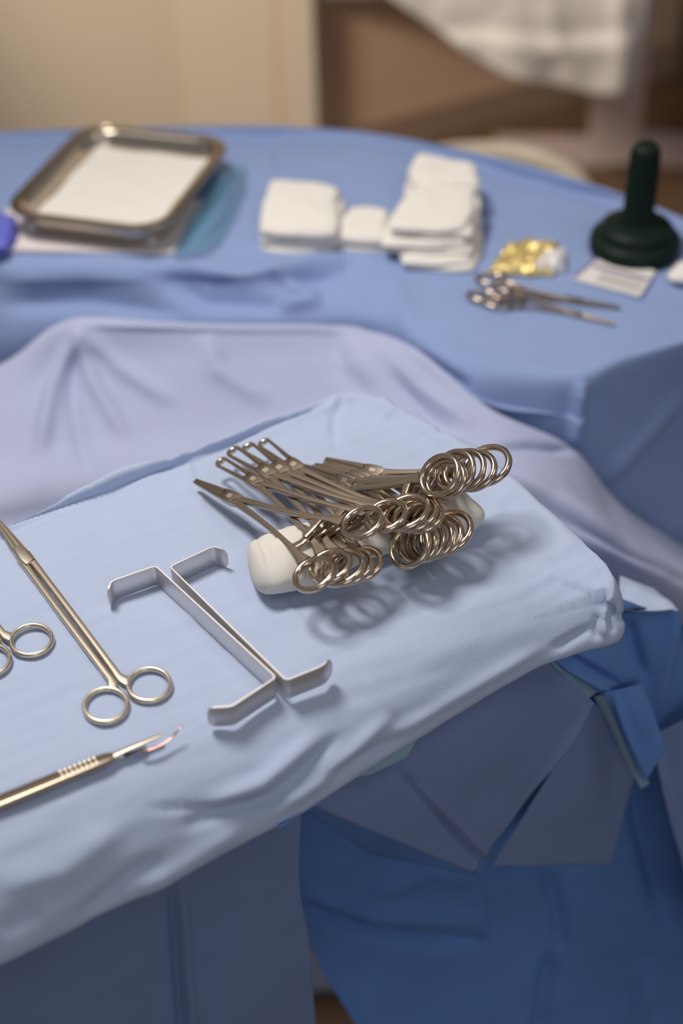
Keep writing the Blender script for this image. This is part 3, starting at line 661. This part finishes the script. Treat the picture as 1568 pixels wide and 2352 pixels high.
# ================================================================== RING-HANDLED INSTRUMENTS
def shank_path(L, half, x0, s, Rr, n=22):
    """from the box joint back to the finger ring, bowing outwards"""
    xr, yr = L-Rr-.0018, half-.005
    P = []
    for i in range(n):
        t = i/(n-1); x = x0+(xr-x0)*t
        y = .0014+(yr-.0014)*(.68*t+.32*t**3)
        P.append((x, s*y, 0.0))
    return P
def make_forceps(name, kind, L=.122, half=.0235, Rr=.0118):
    root = bpy.data.objects.new(name, None); root.empty_display_size = .01; link(root)
    bx0, bx1 = .040, .056
    for s in (1, -1):
        P = shank_path(L, half, bx1-.003, s, Rr); n = len(P)
        wv = np.interp(np.linspace(0, 1, n), [0, .3, .7, .9, 1], [.0027, .0020, .0019, .0028, .0054])
        sh = MB().add(*sweep(P, wv, np.linspace(.0020, .0019, n), n=16, sq=7)).build('shank', M['steel'], root, sharp=50)
        MB().add(*torus((L, s*half, 0), Rr, .0024, .0026, 1.06)).build('finger_ring', M['polish'], sh, sharp=None)
        rt = MB(); xq = bx1+(L-.0135-bx1)*.78; yq = abs(np.interp(xq, [p[0] for p in P], [abs(p[1]) for p in P]))
        rt.add(*sweep([(xq+.001, s*yq, 0), (xq+.0028, s*yq*.5, s*.0010), (xq+.003, -s*.0035, s*.0012)], [.0034, .0028, .0024], [.0018, .0012, .0010], n=8, sq=4))
        for k in range(5):
            rt.add(*box((xq+.003, s*(-.0025+k*.0013), s*.0012-s*.0014), (.0019, .0004, .0008)))
        rt.build('ratchet', M['steel'], sh, smooth=False)
        if kind == 'hemostat':
            m_ = 14; t = np.linspace(0, 1, m_)
            P = [(.0002+bx0*1.08*a, s*(.0011+.0012*a), 0) for a in t]
            j = MB().add(*sweep(P, .0011+.0020*t**.9, .0014+.0010*t, n=12, sq=3)).build('jaw', M['steel'], root, sharp=50)
            sr = MB()
            for k in range(24): sr.add(*box((.002+k*.0011, s*.00012, 0), (.00035, .00022, .0011)))
            sr.build('serrations', M['dark'], j, smooth=False)
        else:
            m_ = 20; t = np.linspace(0, 1, m_)
            P = [(.0015+(bx0+.002)*a, s*(.0042-.0016*a), 0) for a in t]
            j = MB().add(*sweep(P, .0011+.0009*t, .0013+.0009*t, n=12, sq=2.6)).build('jaw', M['steel'], root, sharp=50)
            MB().add(*sweep([(.0040, s*.0041, 0), (.0018, s*.0040, 0), (.0004, s*.0031, -.0003), (-.0004, s*.0016, -.0006), (-.0006, s*.0001, -.0006)], [.0013, .0014, .0014, .0013, .0012], [.0014, .0018, .0024, .0027, .0026], n=10, sq=3)).build('toothed_tip', M['polish'], j, sharp=50)
    bxm = MB()
    P = [(bx0-.003, 0, 0), (bx0, 0, 0), (bx0+.006, 0, 0), (bx1-.004, 0, 0), (bx1, 0, 0)]
    bxm.add(*sweep(P, [.0042, .0050, .0054, .0054, .0046], [.0024, .0028, .0029, .0029, .0026], n=20, sq=8))
    b_ = bxm.build('box_joint', M['steel'], root, sharp=40)
    fixnormals(meshobj('etched_mark', *box((bx0+.007, 0, .00295), (.0026, .0019, .00012)), M['etch'], b_, smooth=False))
    for q in ((bx0-.0015, .0016, .0025, .5), (bx1-.001, -.0016, .0026, -.5)):
        fixnormals(meshobj('joint_seam', *box(q[:3], (.00025, .0020, .0004), q[3]), M['dark'], b_, smooth=False))
    return root
def frame_of(T_, U_, L_):
    Mid = (U_+L_)/2; X = Mid-T_; ln = np.linalg.norm(X); X /= ln
    Yv = U_-L_; Yv = Yv-X*(Yv @ X); sp_ = np.linalg.norm(Yv); Yv /= sp_; Z = np.cross(X, Yv)
    if Z[2] < 0: Z = -Z; Yv = -Yv
    return X, Yv, Z, ln, sp_
def place(root, T_, U_, L_, Lnom, half):
    X, Yv, Z, ln, sp_ = frame_of(T_, U_, L_)
    kx = ln/Lnom; ky = (sp_/2)/half
    k = kx
    ky = min(max(ky, k*.8), k*1.25)
    root.matrix_world = Matrix(((X[0]*k, Yv[0]*ky, Z[0]*k, T_[0]), (X[1]*k, Yv[1]*ky, Z[1]*k, T_[1]), (X[2]*k, Yv[2]*ky, Z[2]*k, T_[2]), (0, 0, 0, 1)))
    return root
LF, HF = .122, .0235
PR = {'H': (make_forceps('hemostat', 'hemostat', .172, .0255, .0137), .172, .0255), 'a': (make_forceps('loop_tipped_forceps', 'allis', .174, .0270, .0137), .174, .0270), 'h': (make_forceps('hemostat', 'hemostat', .132, .0275, .0150), .132, .0275)}
hem0 = PR['h'][0]
used = {'h': False, 'a': False, 'H': False}
GL = 'ring-handled forceps resting on the gauze roll'
def put(kind, tip, zt_, up, zu, lo, zl, label):
    src, ln_, hf_ = PR[kind]
    if used[kind]: src = copy_tree(src)
    used[kind] = True
    src.rotation_mode = 'QUATERNION'
    T_, U_, L_ = W(*tip, MZ+zt_), W(*up, MZ+zu), W(*lo, MZ+zl)
    place(src, T_, U_, L_, ln_, hf_); tag(src, label, 'forceps', GL); return src
put('H', (448, 1105), 0.01, (828, 1199), 0.056, (724, 1321), 0.0405, 'leftmost hemostat with closed pointed jaws, lying apart from the loop-tipped forceps')
put('a', (505, 1060), 0.016, (880, 1182), 0.054, (763, 1304), 0.04, 'loop-tipped forceps next to the pointed hemostat, its tip lowest of the four loops')
put('a', (532, 1035), 0.016, (922, 1171), 0.052, (795, 1311), 0.037, 'second loop-tipped forceps from the pointed hemostat')
put('a', (566, 1026), 0.016, (943, 1174), 0.049, (815, 1309), 0.034, 'third loop-tipped forceps from the pointed hemostat')
put('a', (603, 1016), 0.016, (960, 1180), 0.046, (838, 1303), 0.031, 'loop-tipped forceps furthest from the pointed hemostat, its tip reaching highest')
put('h', (690, 1098), 0.018, (1001, 1090), 0.068, (950, 1258), 0.036, 'hemostat on the front of the right-hand bunch, its rings nearest the viewer')
put('h', (697, 1071), 0.016, (1016, 1098), 0.064, (964, 1251), 0.032, 'second hemostat of the right-hand bunch, counted from its front rings')
put('h', (716, 1073), 0.014, (1036, 1080), 0.062, (982, 1246), 0.028, 'third hemostat of the right-hand bunch, counted from its front rings')
put('h', (724, 1069), 0.012, (1056, 1077), 0.059, (1004, 1241), 0.028, 'fourth hemostat of the right-hand bunch, counted from its front rings')
put('h', (741, 1068), 0.01, (1076, 1078), 0.056, (1026, 1236), 0.029, 'fifth hemostat of the right-hand bunch, counted from its front rings')
put('h', (747, 1056), 0.009, (1103, 1065), 0.054, (1047, 1225), 0.031, 'hemostat at the back of the right-hand bunch, its upper ring furthest to the right')
# two on the back table
GB = 'instruments lying on the back table'
for (tip, u, l, lab) in (((1424, 706), (1128, 652), (1112, 672), 'blurred hemostat on the back table, the one closer to the gold foil packet'),
                         ((1412, 745), (1160, 664), (1140, 692), 'blurred hemostat on the back table, the one nearer the table edge')):
    src = copy_tree(hem0); src.name = 'hemostat'
    T_, U_, L_ = W(*tip, TZ+.004), W(*u, TZ+.004), W(*l, TZ+.004)
    Mid = (U_+L_)/2; X = Mid-T_; ln = np.linalg.norm(X); X /= ln; Yv = np.cross(A([0, 0, 1.]), X); k = ln/.132
    src.matrix_world = Matrix(((X[0]*k, Yv[0]*k*.62, 0, T_[0]), (X[1]*k, Yv[1]*k*.62, 0, T_[1]), (0, 0, k, T_[2]), (0, 0, 0, 1)))
    tag(src, lab, 'forceps', GB)

# rolled gauze under the rings
def gauze_roll():
    ctrl = [((571, 1310), .020, .0095), ((577, 1308), .0205, .0155), ((588, 1305), .021, .0195), ((610, 1300), .0215, .0218), ((650, 1290), .0215, .0225), ((690, 1280), .022, .0225), ((750, 1258), .020, .0205), ((820, 1236), .017, .0170), ((890, 1220), .016, .0160), ((950, 1206), .016, .0165), ((1005, 1190), .018, .0185), ((1050, 1176), .020, .0205), ((1072, 1172), .020, .016), ((1079, 1170), .019, .009)]
    C = A([W(x+3, y-2, MZ+h*.80) for (x, y), h, r in ctrl]); R_ = A([r for _, _, r in ctrl])
    C = crom(C, 90); R_ = np.maximum(crom(R_[:, None], 90)[:, 0], .003); rings = []
    for i in range(90):
        t = C[min(i+1, 89)]-C[max(i-1, 0)]; t[2] = 0; t /= np.linalg.norm(t); s = np.cross(t, A([0, 0, 1.])); up = A([0, 0, 1.])
        ring = []
        for j in range(64):
            a = 2*math.pi*j/64; d = s*math.cos(a)+up*math.sin(a)
            r = R_[i]*(1+.05*math.sin(2*a+i*.06)+.05*noise.noise(Vector((i*.07, math.cos(a)*1.2, math.sin(a)*1.2))))
            r -= .0022*math.exp(-((a-1.9-.006*i)/.10)**2)           # the loose edge of the wrap
            r -= .003*math.exp(-((i-20)/2.2)**2)*max(0, math.sin(a))  # pinch near the left end
            p = C[i]+d*r*A([1.24, 1.24, .80]); p[2] = max(p[2], MZ+.0008); ring.append(p)
        rings.append(ring)
    V, F = loft(rings)
    o = MB().add(V, F).build('gauze_roll', M['knit'], sharp=None)
    me = o.data; uv = me.uv_layers.new(name='UVMap')
    for lp in me.loops:
        i, j = divmod(lp.vertex_index, 64); uv.data[lp.index].uv = (i/90*1.6, j/64*1.3)
    c = W(820, 1250, MZ); setorigin(o, c)
    return tag(o, 'white knitted gauze roll propping up the forceps rings', 'gauze roll')
gauze_roll()

# ================================================================== SCISSORS
def make_scissors(name, L=.235, half=.0165, Rr=.0142):
    root = bpy.data.objects.new(name, None); root.empty_display_size = .01; link(root)
    pv = .060
    for s in (1, -1):
        xr = L-.019; n = 26; t = np.linspace(0, 1, n)
        P = [(pv+(xr-pv)*a, s*(.0029+.0003*math.sin(math.pi*a)), s*.0006*(1-a)) for a in t]
        P += [(xr+.005, s*.0042, 0), (xr+.009, s*.0065, 0)]
        wv = list(np.interp(t, [0, .2, .9, 1], [.0030, .0025, .0024, .0027]))+[.0038, .0046]
        sh = MB().add(*sweep(P, wv, [.0021]*n+[.002, .0018], n=16, sq=4)).build('shank', M['bright'], root, sharp=50)
        MB().add(*torus((L, s*half, 0), Rr, .0017, .0023, 1.10, n=48)).build('finger_ring', M['bright'], sh, sharp=None)
        t = np.linspace(0, 1, 20)
        P = [(.0005+(pv+.004)*a, s*(.0008+.0014*a)*.8, s*.0008) for a in t]
        MB().add(*sweep(P, .0009+.0028*t**.8, .0008+.0012*t, n=10, sq=3)).build('blade', M['bright'], root, sharp=40)
    b_ = MB().add(*sweep([(pv-.010, 0, .0003), (pv-.004, 0, .0003), (pv+.006, 0, .0003), (pv+.014, .0010, .0003)], [.0042, .0052, .0054, .0046], [.0025, .0028, .0028, .0024], n=16, sq=4)).build('joint', M['bright'], root, sharp=40)
    fixnormals(meshobj('joint_seam', *box((pv+.013, .0006, .0026), (.0003, .0040, .0003), .35), M['dark'], b_, smooth=False))
    return root
sc0 = make_scissors('surgical_scissors')
def put_flat(o, mid, back, L, label, cat, group, half=None, z=.0034, tilt=0):
    Mp = W(*mid, MZ+z); B = W(*back, MZ+z); X = Mp-B; X[2] = 0; X /= np.linalg.norm(X); X[2] = tilt; X /= np.linalg.norm(X); Yv = np.cross(A([0, 0, 1.]), X); Yv /= np.linalg.norm(Yv); Z = np.cross(X, Yv)
    T_ = Mp-X*L
    o.matrix_world = Matrix(((X[0], Yv[0], Z[0], T_[0]), (X[1], Yv[1], Z[1], T_[1]), (X[2], Yv[2], Z[2], T_[2]), (0, 0, 0, 1)))
    return tag(o, label, cat, group)
put_flat(sc0, (293, 1597), (32, 1248), .235, 'long closed scissors lying beside the two retractors', 'scissors', 'scissors on the stand')
put_flat(copy_tree(sc0), (24, 1494), (-230, 1165), .235, 'scissors cut off by the left edge, only their rings in view', 'scissors', 'scissors on the stand')

# ================================================================== RETRACTORS
def strip(name, pts, label, H=.0185, th=.0016):
    P = [W(x, y, MZ+H) for x, y in pts]; c = sum(P)/len(P)
    P = A([[p[0]-c[0], p[1]-c[1]] for p in P])
    # round the corners of the plan line
    out = [P[0]]
    for i in range(1, len(P)-1):
        a, b_, d_ = P[i-1], P[i], P[i+1]; r = min(.0035, np.linalg.norm(a-b_)*.45, np.linalg.norm(d_-b_)*.45)
        p0 = b_+(a-b_)/np.linalg.norm(a-b_)*r; p1 = b_+(d_-b_)/np.linalg.norm(d_-b_)*r
        for t in np.linspace(0, 1, 7): out.append((1-t)**2*p0+2*t*(1-t)*b_+t*t*p1)
    out.append(P[-1]); out = A(out)
    L = np.concatenate([[0], np.cumsum(np.linalg.norm(np.diff(out, axis=0), axis=1))])
    s = np.unique(np.concatenate([np.linspace(0, .008, 14), np.linspace(.008, L[-1]-.008, 120), np.linspace(L[-1]-.008, L[-1], 14), L]))
    Q = np.stack([np.interp(s, L, out[:, i]) for i in range(2)], 1)
    tgn = np.gradient(Q, axis=0); tgn /= np.linalg.norm(tgn, axis=1, keepdims=True); nn = np.stack([-tgn[:, 1], tgn[:, 0]], 1)
    e = np.minimum(s, L[-1]-s); r = H*.32
    hh = np.where(e < r, H/2-r+np.sqrt(np.maximum(r*r-(r-e)**2, 0)), H/2)
    hh = np.maximum(hh, .001)
    rings = []
    for i in range(len(Q)):
        b1, h1 = .0005, hh[i]; ring = []
        for a, z in ((-th/2, -h1+b1), (-th/2+b1*.6, -h1), (th/2-b1*.6, -h1), (th/2, -h1+b1), (th/2, h1-b1), (th/2-b1*.6, h1), (-th/2+b1*.6, h1), (-th/2, h1-b1)):
            ring.append((Q[i, 0]+nn[i, 0]*a, Q[i, 1]+nn[i, 1]*a, H/2+z))
        rings.append(ring)
    o = MB().add(*loft(rings)).build(name, M['matte'], sharp=40); o.location = (c[0], c[1], MZ+.0008)
    return tag(o, label, 'retractor', 'metal retractors back to back')
strip('retractor', [(247, 1358), (256, 1336), (357, 1301), (634, 1557), (532, 1624), (474, 1627)], 'left one of the two bent metal retractors, its hooks turned towards the scissors')
strip('retractor', [(521, 1266), (490, 1256), (390, 1303), (657, 1564), (740, 1531), (760, 1510)], 'right one of the two bent metal retractors, its hooks turned towards the gauze roll')

# ================================================================== SCALPEL
hb = W(371, 1692, MZ+.004); bk = W(0, 1842, MZ+.004); X = bk-hb; X[2] = 0; X /= np.linalg.norm(X)
sc = empty('scalpel', hb, 'metal scalpel with ridged grip and thin curved blade at the lower left', 'scalpel')
sc.rotation_euler = (.20, 0, math.atan2(X[1], X[0]))
MB().add(*sweep([(.034, 0, 0), (.038, 0, 0), (.046, 0, 0), (.09, 0, 0), (.15, 0, 0), (.165, 0, 0)], [.0032, .0048, .0056, .0058, .0060, .0050], [.0018, .0022, .0024, .0024, .0024, .002], n=16, sq=4)).build('handle', M['steel'], sc, sharp=40)
MB().add(*sweep([(.0, 0, .0012), (.002, 0, .0012), (.018, 0, .0010), (.028, 0, .0004), (.036, 0, 0)], [.0013, .0019, .0021, .0027, .0036], [.0007, .0009, .0010, .0015, .0018], n=12, sq=3)).build('blade_fitting', M['stud'], sc, sharp=40)
MB().add(*sweep([(.028, .0028, -.0010), (.018, .0030, -.0010), (.012, .0026, -.0008)], [.0010, .0012, .0006], [.001, .001, .0006], n=8)).build('slot', M['dark'], sc)
gr = MB()
for k in range(8):
    for q in (-1, 1):
        V, F = lathe([(.0016, 0), (.0013, .0008), (.0007, .0012), (.0001, .0013)], 10)
        gr.add([(x+.046+k*.0033, y+q*.0026, z+.0022) for x, y, z in V], F)
gr.build('grip_studs', M['stud'], sc)
bl = [W(x, y, MZ+z)-hb for x, y, z in ((322, 1729, .003), (345, 1725, .003), (372, 1713, .0035), (395, 1697, .005), (412, 1680, .008), (422, 1671, .009))]
ca, sa = math.cos(-sc.rotation_euler.z), math.sin(-sc.rotation_euler.z)
bl = [(p[0]*ca-p[1]*sa, p[0]*sa+p[1]*ca, p[2]) for p in bl]
MB().add(*sweep(crom(A(bl), 24), np.interp(np.linspace(0, 1, 24), [0, .3, .8, 1], [.0010, .0012, .0007, .0003]), np.linspace(.0009, .0003, 24), n=8)).build('blade', M['blade'], sc)
bpy.context.view_layer.update()
